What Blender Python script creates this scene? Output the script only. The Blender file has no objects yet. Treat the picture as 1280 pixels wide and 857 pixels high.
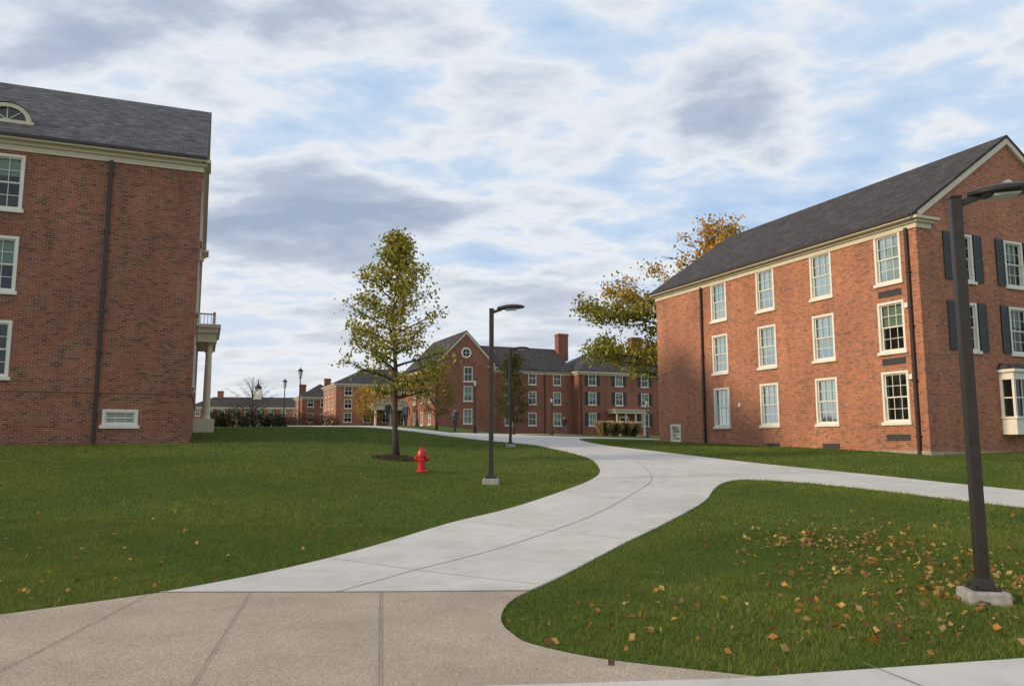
import bpy, math, random
import numpy as np
from mathutils import Vector, Matrix
from mathutils.geometry import delaunay_2d_cdt
R=random.Random(7); NR=np.random.default_rng(11)
scene=bpy.context.scene
COLL=scene.collection
# ------------------------------------------------------------ terrain
YS=[-40,0,6,9,14,19,25,29,34,48,60,105,160,400,3000]
COLS={-25:[0,0,0,.1,.5,1.0,1.4,1.56,1.85,2.5,2.8,3.6,4.6,5,5],
-10:[0,0,0,.08,.47,.95,1.4,1.56,1.85,2.5,2.8,3.6,4.6,5,5],
0:[0,0,0,0,.28,.6,.9,1.12,1.37,1.8,2.05,2.6,3.4,5,5],
16:[0,0,0,0,.2,.45,.8,1.0,1.25,1.5,1.7,2.3,3,5,5]}
def pch(xs,ys,x):
    n=len(xs);h=[xs[i+1]-xs[i] for i in range(n-1)];d=[(ys[i+1]-ys[i])/h[i] for i in range(n-1)]
    m=[d[0]]+[0 if d[i-1]*d[i]<=0 else 2*d[i-1]*d[i]/(d[i-1]+d[i]) for i in range(1,n-1)]+[d[-1]]
    x=min(max(x,xs[0]),xs[-1]);i=0
    while i<n-2 and x>xs[i+1]: i+=1
    t=(x-xs[i])/h[i]
    return (2*t**3-3*t*t+1)*ys[i]+(t**3-2*t*t+t)*h[i]*m[i]+(-2*t**3+3*t*t)*ys[i+1]+(t**3-t*t)*h[i]*m[i+1]
KX=[-25,-10,0,16]
TY=np.concatenate([np.arange(-40,200,.25),np.arange(200,3001,20)])
TAB=[np.array([pch(YS,COLS[k],float(y)) for y in TY]) for k in KX]
def Hv(x,y):
    x=np.asarray(x,float);y=np.asarray(y,float)
    v=[np.interp(y,TY,t) for t in TAB]
    out=v[0]
    for i in range(3):
        t=np.clip((x-KX[i])/(KX[i+1]-KX[i]),0,1);t=t*t*(3-2*t)
        out=out*(1-t)+v[i+1]*t
    return out
def H(x,y): return float(Hv(x,y))
# ------------------------------------------------------------ materials
def newmat(name):
    m=bpy.data.materials.new(name);m.use_nodes=True
    nt=m.node_tree;b=nt.nodes['Principled BSDF'];return m,nt,b
def N(nt,t,**k):
    n=nt.nodes.new(t)
    for a,v in k.items(): setattr(n,a,v)
    return n
def L(nt,a,b): nt.links.new(a,b)
def ramp(nt,src,stops,interp='LINEAR'):
    r=N(nt,'ShaderNodeValToRGB');r.color_ramp.interpolation=interp
    e=r.color_ramp.elements
    while len(e)<len(stops): e.new(0.5)
    for i,(p,c) in enumerate(stops):
        e[i].position=p;e[i].color=(*c,1) if len(c)==3 else c
    L(nt,src,r.inputs[0]);return r
def noise(nt,vec,scale,detail=4,rough=.55):
    n=N(nt,'ShaderNodeTexNoise');n.inputs['Scale'].default_value=scale;n.inputs['Detail'].default_value=detail;n.inputs['Roughness'].default_value=rough
    if vec is not None:L(nt,vec,n.inputs['Vector'])
    return n
def mixc(nt,fac,a,b,mode='MIX'):
    m=N(nt,'ShaderNodeMix',data_type='RGBA',blend_type=mode)
    if hasattr(fac,'links'):L(nt,fac,m.inputs[0])
    else:m.inputs[0].default_value=fac
    for s,i in((a,6),(b,7)):
        if hasattr(s,'links'):L(nt,s,m.inputs[i])
        else:m.inputs[i].default_value=(*s,1)
    return m.outputs[2]
def bump(nt,h,b,strength=.3,dist=.02):
    n=N(nt,'ShaderNodeBump');n.inputs['Strength'].default_value=strength;n.inputs['Distance'].default_value=dist
    L(nt,h,n.inputs['Height']);L(nt,n.outputs[0],b.inputs['Normal'])
def plain(name,col,rough=.6,metal=0,var=.12,scale=6):
    m,nt,b=newmat(name);tc=N(nt,'ShaderNodeTexCoord')
    n=noise(nt,tc.outputs['Object'],scale)
    r=ramp(nt,n.outputs['Fac'],[(.3,tuple(c*(1-var) for c in col)),(.7,tuple(min(1,c*(1+var)) for c in col))])
    L(nt,r.outputs[0],b.inputs['Base Color']);b.inputs['Roughness'].default_value=rough;b.inputs['Metallic'].default_value=metal
    return m
def brickmat(name,c1,c2,mortar,dark):
    m,nt,b=newmat(name);uv=N(nt,'ShaderNodeUVMap')
    br=N(nt,'ShaderNodeTexBrick');L(nt,uv.outputs[0],br.inputs['Vector'])
    br.inputs['Scale'].default_value=1;br.inputs['Brick Width'].default_value=.215;br.inputs['Row Height'].default_value=.075
    br.inputs['Mortar Size'].default_value=.007;br.inputs['Mortar Smooth'].default_value=.2;br.inputs['Bias'].default_value=-.1
    br.inputs['Color1'].default_value=(*c1,1);br.inputs['Color2'].default_value=(*c2,1);br.inputs['Mortar'].default_value=(*mortar,1)
    br2=N(nt,'ShaderNodeTexBrick');mp=N(nt,'ShaderNodeMapping');mp.inputs['Location'].default_value=(.0,7.5,0);L(nt,uv.outputs[0],mp.inputs[0]);L(nt,mp.outputs[0],br2.inputs['Vector'])
    for k,v in(('Scale',1),('Brick Width',.215),('Row Height',.075),('Mortar Size',.007)):br2.inputs[k].default_value=v
    br2.inputs['Color1'].default_value=(0,0,0,1);br2.inputs['Color2'].default_value=(1,1,1,1);br2.inputs['Mortar'].default_value=(0,0,0,1)
    r=ramp(nt,br2.outputs['Color'],[(.76,(0,0,0)),(.95,(.9,.9,.9))])
    col=mixc(nt,r.outputs[0],br.outputs['Color'],dark)
    n=noise(nt,uv.outputs[0],.3,5);r2=ramp(nt,n.outputs['Fac'],[(.3,(.82,.82,.84)),(.7,(1.15,1.12,1.08))])
    col=mixc(nt,1,col,r2.outputs[0],'MULTIPLY')
    n3=noise(nt,uv.outputs[0],5,5,.7);r3=ramp(nt,n3.outputs['Fac'],[(.3,(.78,.78,.78)),(.7,(1.2,1.2,1.2))])
    col=mixc(nt,1,col,r3.outputs[0],'MULTIPLY')
    mp2=N(nt,'ShaderNodeMapping');mp2.inputs['Scale'].default_value=(1.2,.12,1);L(nt,uv.outputs[0],mp2.inputs[0])
    n4=noise(nt,mp2.outputs[0],1.3,5);r4=ramp(nt,n4.outputs['Fac'],[(.35,(.88,.88,.9)),(.6,(1.04,1.04,1.03))]);col=mixc(nt,1,col,r4.outputs[0],'MULTIPLY')
    L(nt,col,b.inputs['Base Color']);b.inputs['Roughness'].default_value=.85;b.inputs['Specular IOR Level'].default_value=.2
    bump(nt,br.outputs['Fac'],b,-.5,.01);return m
def slatemat(name,c1,c2,c3):
    m,nt,b=newmat(name);uv=N(nt,'ShaderNodeUVMap')
    br=N(nt,'ShaderNodeTexBrick');L(nt,uv.outputs[0],br.inputs['Vector'])
    for k,v in(('Scale',1),('Brick Width',.3),('Row Height',.2),('Mortar Size',.012),('Bias',0)):br.inputs[k].default_value=v
    br.inputs['Color1'].default_value=(*c1,1);br.inputs['Color2'].default_value=(*c2,1);br.inputs['Mortar'].default_value=(*c3,1)
    n=noise(nt,uv.outputs[0],1.3,7,.75);r=ramp(nt,n.outputs['Fac'],[(.32,(.5,.5,.52)),(.68,(1.6,1.57,1.52))])
    L(nt,mixc(nt,1,br.outputs['Color'],r.outputs[0],'MULTIPLY'),b.inputs['Base Color'])
    b.inputs['Roughness'].default_value=.75;b.inputs['Specular IOR Level'].default_value=.3
    bump(nt,br.outputs['Color'],b,.7,.03);return m
M={}
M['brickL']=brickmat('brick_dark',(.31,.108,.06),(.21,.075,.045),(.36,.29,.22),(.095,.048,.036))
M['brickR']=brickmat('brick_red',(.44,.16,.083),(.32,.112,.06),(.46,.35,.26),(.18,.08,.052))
M['brickB']=brickmat('brick_back',(.32,.112,.062),(.23,.08,.047),(.30,.22,.17),(.12,.055,.038))
M['slateL']=slatemat('slate',(.10,.10,.11),(.035,.037,.042),(.015,.015,.017))
M['slateR']=slatemat('slate_brown',(.065,.056,.055),(.03,.027,.028),(.013,.012,.012))
M['cream']=plain('cream_paint',(.60,.53,.39),.5,var=.07,scale=2)
M['white']=plain('white_paint',(.74,.71,.62),.45,var=.06,scale=3)
M['shutter']=plain('shutter_paint',(.012,.02,.022),.45)
M['black']=plain('black_metal',(.012,.012,.013),.4,.2)
M['bronze']=plain('bronze_metal',(.035,.029,.025),.45,.3,var=.2,scale=8)
M['down']=plain('downspout_paint',(.035,.022,.018),.5)
M['vent']=plain('vent_metal',(.05,.05,.05),.6)
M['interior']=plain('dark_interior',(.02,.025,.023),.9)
M['concbase']=plain('concrete_base',(.3,.29,.27),.9,var=.25,scale=14)
M['stone']=plain('foundation_concrete',(.36,.31,.25),.9,var=.2,scale=3)
M['red']=plain('hydrant_paint',(.5,.012,.012),.35,var=.15,scale=12)
M['lens']=plain('lamp_lens',(.55,.55,.52),.25,var=.05)
M['bark']=plain('bark',(.06,.045,.035),.9,var=.35,scale=9)
m,nt,b=newmat('blind');uv=N(nt,'ShaderNodeUVMap');w=N(nt,'ShaderNodeTexWave',bands_direction='Y');w.inputs['Scale'].default_value=6
L(nt,uv.outputs[0],w.inputs['Vector']);r=ramp(nt,w.outputs['Fac'],[(0,(.42,.46,.40)),(1,(.66,.69,.62))]);L(nt,r.outputs[0],b.inputs['Base Color']);M['blind']=m
m,nt,b=newmat('glass_pane');nt.nodes.remove(b);o=nt.nodes['Material Output']
tr=N(nt,'ShaderNodeBsdfTransparent');tr.inputs[0].default_value=(.55,.66,.60,1)
gl=N(nt,'ShaderNodeBsdfGlossy');gl.inputs['Roughness'].default_value=.04;gl.inputs[0].default_value=(.6,.68,.66,1)
fr=N(nt,'ShaderNodeFresnel');fr.inputs[0].default_value=1.5
ad=N(nt,'ShaderNodeMath',operation='MULTIPLY_ADD');ad.inputs[1].default_value=.7;ad.inputs[2].default_value=.06;L(nt,fr.outputs[0],ad.inputs[0])
mx=N(nt,'ShaderNodeMixShader');L(nt,ad.outputs[0],mx.inputs[0]);L(nt,tr.outputs[0],mx.inputs[1]);L(nt,gl.outputs[0],mx.inputs[2]);L(nt,mx.outputs[0],o.inputs[0]);M['glass']=m
def leafmat(name,trans=.35,rough=.6):
    m,nt,b=newmat(name);o=nt.nodes['Material Output'];at=N(nt,'ShaderNodeAttribute',attribute_name='Col')
    L(nt,at.outputs['Color'],b.inputs['Base Color']);b.inputs['Roughness'].default_value=rough;b.inputs['Specular IOR Level'].default_value=.25
    t=N(nt,'ShaderNodeBsdfTranslucent');L(nt,at.outputs['Color'],t.inputs[0]);mx=N(nt,'ShaderNodeMixShader');mx.inputs[0].default_value=trans
    L(nt,b.outputs[0],mx.inputs[1]);L(nt,t.outputs[0],mx.inputs[2]);L(nt,mx.outputs[0],o.inputs[0]);return m
M['leaf']=leafmat('leaves');M['grassblade']=leafmat('grass_blades',.3,.7)
m,nt,b=newmat('lawn');tc=N(nt,'ShaderNodeTexCoord');P=tc.outputs['Object']
n1=noise(nt,P,.25,5);r1=ramp(nt,n1.outputs['Fac'],[(.3,(.062,.10,.016)),(.7,(.10,.14,.024))])
n2=noise(nt,P,9,6,.75);r2=ramp(nt,n2.outputs['Fac'],[(.3,(.6,.6,.6)),(.7,(1.35,1.35,1.3))])
L(nt,mixc(nt,1,r1.outputs[0],r2.outputs[0],'MULTIPLY'),b.inputs['Base Color']);b.inputs['Roughness'].default_value=.95;b.inputs['Specular IOR Level'].default_value=.1
n3=noise(nt,P,30,4,.8);bump(nt,n3.outputs['Fac'],b,.7,.05);M['lawn']=m
m,nt,b=newmat('concrete_path');tc=N(nt,'ShaderNodeTexCoord');P=tc.outputs['Object']
n1=noise(nt,P,.5,5);r1=ramp(nt,n1.outputs['Fac'],[(.3,(.48,.46,.43)),(.7,(.58,.56,.525))])
n2=noise(nt,P,45,4,.8);r2=ramp(nt,n2.outputs['Fac'],[(.3,(.9,.9,.9)),(.7,(1.08,1.08,1.08))])
n4=noise(nt,P,2.2,7,.75);r4=ramp(nt,n4.outputs['Fac'],[(.35,(.86,.85,.83)),(.55,(1,1,1))])
c=mixc(nt,1,r1.outputs[0],r2.outputs[0],'MULTIPLY');c=mixc(nt,1,c,r4.outputs[0],'MULTIPLY')
L(nt,c,b.inputs['Base Color']);b.inputs['Roughness'].default_value=.9;bump(nt,n2.outputs['Fac'],b,.2,.004);M['conc']=m
m,nt,b=newmat('exposed_aggregate');tc=N(nt,'ShaderNodeTexCoord');P=tc.outputs['Object']
v=N(nt,'ShaderNodeTexVoronoi');v.inputs['Scale'].default_value=130;L(nt,P,v.inputs['Vector'])
sp=N(nt,'ShaderNodeSeparateColor');L(nt,v.outputs['Color'],sp.inputs[0])
r1=ramp(nt,sp.outputs[0],[(0,(.24,.175,.125)),(.25,(.345,.275,.205)),(.6,(.40,.335,.26)),(.85,(.44,.385,.315)),(1,(.53,.48,.41))])
n1=noise(nt,P,1.0,6,.65);r2=ramp(nt,n1.outputs['Fac'],[(.3,(.84,.83,.82)),(.7,(1.1,1.1,1.1))])
L(nt,mixc(nt,1,r1.outputs[0],r2.outputs[0],'MULTIPLY'),b.inputs['Base Color']);b.inputs['Roughness'].default_value=.9;b.inputs['Specular IOR Level'].default_value=.25;bump(nt,v.outputs['Distance'],b,-.25,.003);M['agg']=m
M['joint']=plain('joint_groove',(.22,.2,.175),.95,var=.35,scale=3)
# ------------------------------------------------------------ mesh helpers
def link(o,parent=None):
    COLL.objects.link(o)
    if parent: o.parent=parent
    return o
def empty(name,loc=(0,0,0),rot=0):
    e=bpy.data.objects.new(name,None);e.location=loc;e.rotation_euler=(0,0,rot);e.empty_display_size=.2;return link(e)
class MB:
    def __init__(s): s.v=[];s.f=[]
    def poly(s,pts):
        i=len(s.v);s.v+= [tuple(p) for p in pts];s.f.append(tuple(range(i,i+len(pts))))
    def hexa(s,p):
        i=len(s.v);s.v+=[tuple(q) for q in p]
        for f in((0,3,2,1),(4,5,6,7),(0,1,5,4),(1,2,6,5),(2,3,7,6),(3,0,4,7)): s.f.append(tuple(i+k for k in f))
    def box(s,x0,x1,y0,y1,z0,z1):
        s.hexa([(x0,y0,z0),(x1,y0,z0),(x1,y1,z0),(x0,y1,z0),(x0,y0,z1),(x1,y0,z1),(x1,y1,z1),(x0,y1,z1)])
    def tube(s,pts,rads,n=8,cap=True):
        pts=[Vector(p) for p in pts];base=len(s.v);m=len(pts)
        up=Vector((0,0,1))
        for i,p in enumerate(pts):
            t=(pts[min(i+1,m-1)]-pts[max(i-1,0)]).normalized()
            a=t.cross(up)
            if a.length<.05:a=t.cross(Vector((1,0,0)))
            a.normalize();b2=a.cross(t).normalized()
            for k in range(n):
                th=2*math.pi*k/n;s.v.append(tuple(p+(a*math.cos(th)+b2*math.sin(th))*rads[i]))
        for i in range(m-1):
            for k in range(n):
                a0=base+i*n+k;a1=base+i*n+(k+1)%n;s.f.append((a0,a1,a1+n,a0+n))
        if cap:
            s.f.append(tuple(base+k for k in range(n))[::-1]);s.f.append(tuple(base+(m-1)*n+k for k in range(n)))
    def lathe(s,prof,n=16,c=(0,0)):
        s.tube([(c[0],c[1],z) for r,z in prof],[r for r,z in prof],n)
    def obj(s,name,mat,parent=None,smooth=False,bevel=0):
        me=bpy.data.meshes.new(name);me.from_pydata(s.v,[],s.f);me.update()
        uvl=me.uv_layers.new(name='UVMap')
        nv=len(me.loops);uvs=np.zeros((nv,2));co=np.array(s.v)
        Z=np.array((0,0,1.))
        for p in me.polygons:
            n=np.array(p.normal)
            if abs(n[2])>.95:
                for li in p.loop_indices: uvs[li]=co[me.loops[li].vertex_index][:2]
            else:
                t=np.cross(Z,n);t/=np.linalg.norm(t)+1e-9
                if (abs(t[0])>abs(t[1]) and t[0]<0) or (abs(t[1])>=abs(t[0]) and t[1]<0): t=-t
                w=np.cross(n,t);w=w if w[2]>0 else -w
                for li in p.loop_indices:
                    c=co[me.loops[li].vertex_index];uvs[li]=(c@t,c@w)
        uvl.data.foreach_set('uv',uvs.ravel())
        if smooth: me.polygons.foreach_set('use_smooth',[True]*len(me.polygons))
        me.materials.append(mat);o=bpy.data.objects.new(name,me);link(o,parent)
        if bevel:
            md=o.modifiers.new('b','BEVEL');md.width=bevel;md.segments=2;md.limit_method='ANGLE'
        return o
def fast(name,V,k,C,mat,parent=None):
    n=len(V);me=bpy.data.meshes.new(name);me.vertices.add(n);me.vertices.foreach_set('co',np.ascontiguousarray(V,dtype=np.float32).ravel())
    me.loops.add(n);me.loops.foreach_set('vertex_index',np.arange(n,dtype=np.int32))
    me.polygons.add(n//k);me.polygons.foreach_set('loop_start',np.arange(0,n,k,dtype=np.int32))
    me.update(calc_edges=True)
    a=me.attributes.new('Col','FLOAT_COLOR','POINT');cc=np.ones((n,4),dtype=np.float32);cc[:,:3]=C;a.data.foreach_set('color',cc.ravel())
    me.materials.append(mat);o=bpy.data.objects.new(name,me);return link(o,parent)
# ------------------------------------------------------------ ground + paths
xs=np.concatenate([[-3000,-1200,-500,-250,-120],np.arange(-70,-30,4),np.arange(-30,30,.6),np.arange(30,70,4),[120,250,500,1200,3000]])
ys=np.concatenate([np.arange(-40,0,4),np.arange(0,60,.6),np.arange(60,160,4),[180,220,300,400,600,1000,1800,3000]])
X,Y=np.meshgrid(xs,ys);Z=Hv(X,Y)
V=np.stack([X,Y,Z],-1).reshape(-1,3);nx=len(xs);ny=len(ys)
F=[(j*nx+i,j*nx+i+1,(j+1)*nx+i+1,(j+1)*nx+i) for j in range(ny-1) for i in range(nx-1)]
me=bpy.data.meshes.new('ground');me.from_pydata(V.tolist(),[],F);me.polygons.foreach_set('use_smooth',[True]*len(F));me.materials.append(M['lawn']);link(bpy.data.objects.new('ground',me))
def smooth(pts,n=6):
    out=[];P=[np.array(p,float) for p in pts]
    for i in range(len(P)-1):
        p0=P[max(i-1,0)];p1=P[i];p2=P[i+1];p3=P[min(i+2,len(P)-1)]
        for k in range(n):
            t=k/n;out.append(.5*((2*p1)+(-p0+p2)*t+(2*p0-5*p1+4*p2-p3)*t*t+(-p0+3*p1-3*p2+p3)*t**3))
    out.append(P[-1]);return out
def pip(px,py,poly):
    ins=np.zeros(px.shape,bool);n=len(poly)
    for i in range(n):
        x1,y1=poly[i];x2,y2=poly[(i+1)%n]
        if y1==y2: continue
        c=((y1>py)!=(y2>py))&(px<(x2-x1)*(py-y1)/(y2-y1)+x1);ins^=c
    return ins
left=smooth([(-3.77,8.58),(-3.02,9.74),(-2.15,11.26),(-1.08,13.38),(0.0,15.2),(1.07,17.5),(1.99,19.94),(2.54,22.7),(2.7,27.28),(1.94,31.74),(0.38,37.54),(-2.6,43.0),(-6.5,46.2),(-12,48.5),(-20,51),(-30,54)])
farL=[np.array(p,float) for p in[(-30,57),(-20,54.2),(-12,52.5),(-4,52)]]
farT=smooth([(-4,52),(-3,60),(-1,75),(3,92),(6,101)],3)+[np.array(p,float) for p in[(9,100),(5.5,90),(2,75),(0.5,62),(3.5,56),(12,57.5),(30,62),(30,58.5),(12,54)]]
right=smooth([(6,51.5),(4.17,47.92),(3.9,41),(4.6,34.66),(6.4,29.86),(8.34,25.4),(10.3,22.0),(12.2,18.78),(15.5,14.2),(22,7)],6)
isl_t=smooth([(0.18,8.78),(1.36,11.24),(2.58,13.44),(3.93,16.16),(4.69,18.28),(5.35,19.75),(6.15,20.5),(7.36,20.0),(8.67,18.4),(10.17,15.9),(13,12),(18,6)])
main=left+farL+farT[0:]+right+[np.array((19,5.))]+isl_t[::-1]
isl_n=smooth([(0.18,8.78),(0.0,8.3),(-0.09,7.78),(-0.09,7.28),(0.0,6.9),(0.16,6.55),(0.67,6.12),(1.45,5.78),(1.75,5.66)])
agg=[np.array(p,float) for p in[(-3.77,8.58)]]+isl_n+[np.array(p,float) for p in[(1.58,5.62),(0.33,5.50),(-.6,5.41),(-1.2,-6),(-14,-6),(-14,-2),(-9,3.2),(-6.6,5.8),(-5.58,6.7),(-4.81,7.56),(-4.32,8.02)]]
strip=[np.array(p,float) for p in[(1.75,5.66),(3.87,6.12),(4.78,6.36),(8,7.2),(14,8.6),(14.5,6.4),(8,4.9),(4,4.0),(1.2,3.4),(-.7,3.3),(-.6,5.41),(.33,5.5),(1.58,5.62)]]
def dens(poly,d=.5):
    o=[];n=len(poly)
    for i in range(n):
        a=np.array(poly[i]);b=np.array(poly[(i+1)%n]);k=max(1,int(np.linalg.norm(b-a)/d))
        for j in range(k):o.append(a+(b-a)*j/k)
    return o
def sheet(name,poly,off,mat,d=.5):
    P=dens(poly,d);A=np.array(P);bx=np.arange(A[:,0].min(),A[:,0].max(),d);by=np.arange(A[:,1].min(),A[:,1].max(),d)
    gx,gy=np.meshgrid(bx,by);gx=gx.ravel();gy=gy.ravel();k=pip(gx,gy,poly);pts=[Vector(p) for p in P]+[Vector((x,y)) for x,y in zip(gx[k],gy[k])]
    n=len(P);r=delaunay_2d_cdt(pts,[],[list(range(n))],1,1e-5)
    vs=[(v.x,v.y,H(v.x,v.y)+off) for v in r[0]]
    f=[list(t) for t in r[2]]
    m0=len(vs);B=[(p[0],p[1],H(p[0],p[1])+off) for p in P];vs+=B+[(x,y,z-.12) for x,y,z in B]
    f+=[(m0+i,m0+(i+1)%n,m0+n+(i+1)%n,m0+n+i) for i in range(n)]
    me=bpy.data.meshes.new(name);me.from_pydata(vs,[],f);me.materials.append(mat);return link(bpy.data.objects.new(name,me))
sheet('concrete_path',main,.022,M['conc']);sheet('aggregate_walkway',agg,.018,M['agg']);sheet('concrete_sidewalk',strip,.022,M['conc'])
jb=MB()
def ribbon(pts,w,off=.027):
    out=[]
    for i in range(len(pts)-1):
        a=np.array(pts[i],float);b=np.array(pts[i+1],float);k=max(1,int(np.linalg.norm(b-a)/.4))
        for j in range(k):out.append(a+(b-a)*j/k)
    out.append(np.array(pts[-1],float))
    for i in range(len(out)-1):
        a,b=out[i],out[i+1];t=(b-a)/np.linalg.norm(b-a);n=np.array((-t[1],t[0]))*w/2
        q=[a-n,b-n,b+n,a+n];jb.poly([(x,y,H(x,y)+off) for x,y in q])
ribbon([(-3.77,8.58),(0.18,8.78)],.022,.029)
ribbon([(-2.82,8.63),(-2.16,5.5),(-1.6,3)],.009);ribbon([(-1.43,8.7),(-.89,5.45)],.012);ribbon([(-3.85,8.5),(-3.67,6.0),(-3.5,3)],.009)
ribbon([(-6.2,6.3),(-4.3,3.2)],.009)
cen=smooth([(-1.9,8.66),(-1.2,10.0),(0,11.7),(1.43,14.2),(2.7,17.4),(3.5,19.8),(3.9,22.5),(4.1,25),(4.2,28)])
ribbon(cen,.013)
for i in(10,19,29,36):
    a=np.array(left[i]);t=left[i+1]-left[i];t/=np.linalg.norm(t);n=np.array((t[1],-t[0]));best=None
    for s in np.arange(.5,9,.1):
        q=a+n*s
        if not pip(np.array([q[0]]),np.array([q[1]]),main)[0]:best=s;break
    if best: ribbon([a+n*.02,a+n*(best-.12)],.009)
for x in(2.6,4.4,6.2):ribbon([(x,5.8+(x-1.75)*.21),(x+.5,3.9+(x-1.75)*.2)],.012)
jb.obj('path_joint_lines',M['joint'])
# ------------------------------------------------------------ grass blades
def lawn_points(n,y0,y1):
    y=np.sqrt(NR.random(n)*(y1*y1-y0*y0)+y0*y0);x=(NR.random(n)*2-1)*.74*y
    k=~(pip(x,y,main)|pip(x,y,agg)|pip(x,y,strip));return x[k],y[k]
def patch(x,y):
    return np.clip(.5+.24*np.sin(x*.9+1.3*np.sin(y*.7))+.22*np.sin(y*1.1+1.7*np.sin(x*.6+2))+.17*np.sin(x*3.1+2*np.sin(y*2.3))+.15*np.sin(y*4.3+2*np.sin(x*3.7+1)),0,1)
Vs=[];Cs=[]
for n,y0,y1,w,h in((330000,4.8,13,.006,.05),(170000,13,22,.011,.055),(170000,22,46,.022,.06)):
    x,y=lawn_points(n,y0,y1);n=len(x);z=Hv(x,y)-.005
    th=NR.random(n)*6.283;p=patch(x,y);hh=h*(.5+.8*NR.random(n))*(.75+.5*p);le=hh*(.2+.7*NR.random(n));la=NR.random(n)*6.283;ww=w*(.6+.8*NR.random(n))
    dx=np.cos(th)*ww/2;dy=np.sin(th)*ww/2
    a=np.stack([x-dx,y-dy,z],-1);b=np.stack([x+dx,y+dy,z],-1);t=np.stack([x+np.cos(la)*le,y+np.sin(la)*le,z+hh],-1)
    V=np.stack([a,b,t],1).reshape(-1,3)
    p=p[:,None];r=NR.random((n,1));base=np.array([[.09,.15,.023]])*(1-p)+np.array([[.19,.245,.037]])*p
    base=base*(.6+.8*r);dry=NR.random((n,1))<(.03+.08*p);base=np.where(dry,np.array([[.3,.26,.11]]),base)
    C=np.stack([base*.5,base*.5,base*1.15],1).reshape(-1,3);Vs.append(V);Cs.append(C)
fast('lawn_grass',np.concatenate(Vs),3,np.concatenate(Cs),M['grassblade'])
def leafquads(c,size,flat=0.0,aspect=.7):
    n=len(c);a=NR.normal(size=(n,3));a/=np.linalg.norm(a,axis=1)[:,None];b=NR.normal(size=(n,3))
    if flat: a[:,2]*=flat;b[:,2]*=flat;a/=np.linalg.norm(a,axis=1)[:,None]
    b-=a*(a*b).sum(1)[:,None];b/=np.linalg.norm(b,axis=1)[:,None]
    s=size*(.6+.8*NR.random((n,1)))/2;a=a*s;b=b*s*aspect
    nrm=np.cross(a,b);nrm/=np.linalg.norm(nrm,axis=1)[:,None]+1e-9;cu=nrm*s*.25
    return np.stack([c-a,c+b*.9+cu,c+a,c-b*.9+cu],1).reshape(-1,3)
pal=np.array([[.34,.14,.03],[.46,.25,.05],[.24,.10,.04],[.16,.09,.04],[.50,.34,.09],[.40,.18,.04],[.30,.20,.09],[.48,.32,.12]])
pts=[]
for cx,cy,sx,sy,n in((5.4,11.4,1.1,1.1,340),(4.7,12.0,.6,.5,130),(5.2,9.4,1.1,.9,320),(3.2,7.8,1.2,.7,150),(4.4,6.9,2.0,.5,110),(8,13.5,2.2,1.8,90),(3.0,10.5,1.2,2,30),(-5.3,8.6,.8,.5,45),(-4.9,10.2,1.2,.8,20),(-8.5,12.0,2,1.3,32),(-4,13,2,2,10),(-6,18,4,4,15),(.7,7.0,.5,.8,22)):
    x=NR.normal(cx,sx,n);y=NR.normal(cy,sy,n);k=~(pip(x,y,main)|pip(x,y,agg)|pip(x,y,strip))|(NR.random(n)<.02);x=x[k];y=y[k];k=y>3.5;x=x[k];y=y[k]
    pts.append(np.stack([x,y,Hv(x,y)+.045],-1))
c=np.concatenate(pts);V=leafquads(c,.075,.5,.7);C=np.repeat(pal[NR.integers(0,8,len(c))]*(.7+.6*NR.random((len(c),1))),4,0)
fast('fallen_leaves',V,4,C,M['leaf'])
# ------------------------------------------------------------ buildings
class Bld:
    def __init__(s,name,loc,rot,brick,slate):
        s.root=empty(name,loc,rot);s.p={};s.brick=brick;s.slate=slate
    def g(s,k):
        if k not in s.p:s.p[k]=MB()
        return s.p[k]
    def done(s):
        mats={'walls':s.brick,'brick_band':s.brick,'chimneys':s.brick,'roof':s.slate,'cornice':M['cream'],'window_frames':M['white'],'glass':M['glass'],'blinds':M['blind'],
        'interior':M['interior'],'shutters':M['shutter'],'downspouts':M['down'],'gutters':M['down'],'vents':M['vent'],'foundation':M['stone'],'porch':M['cream'],'trim':M['white'],'door':M['shutter'],'bay_roof':s.slate}
        for k,b in s.p.items():b.obj(k,mats[k],s.root,smooth=False)
def fbox(b,P,a0,a1,z0,z1,d0,d1):
    b.hexa([P(a0,z0,d0),P(a1,z0,d0),P(a1,z0,d1),P(a0,z0,d1),P(a0,z1,d0),P(a1,z1,d0),P(a1,z1,d1),P(a0,z1,d1)])
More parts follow.
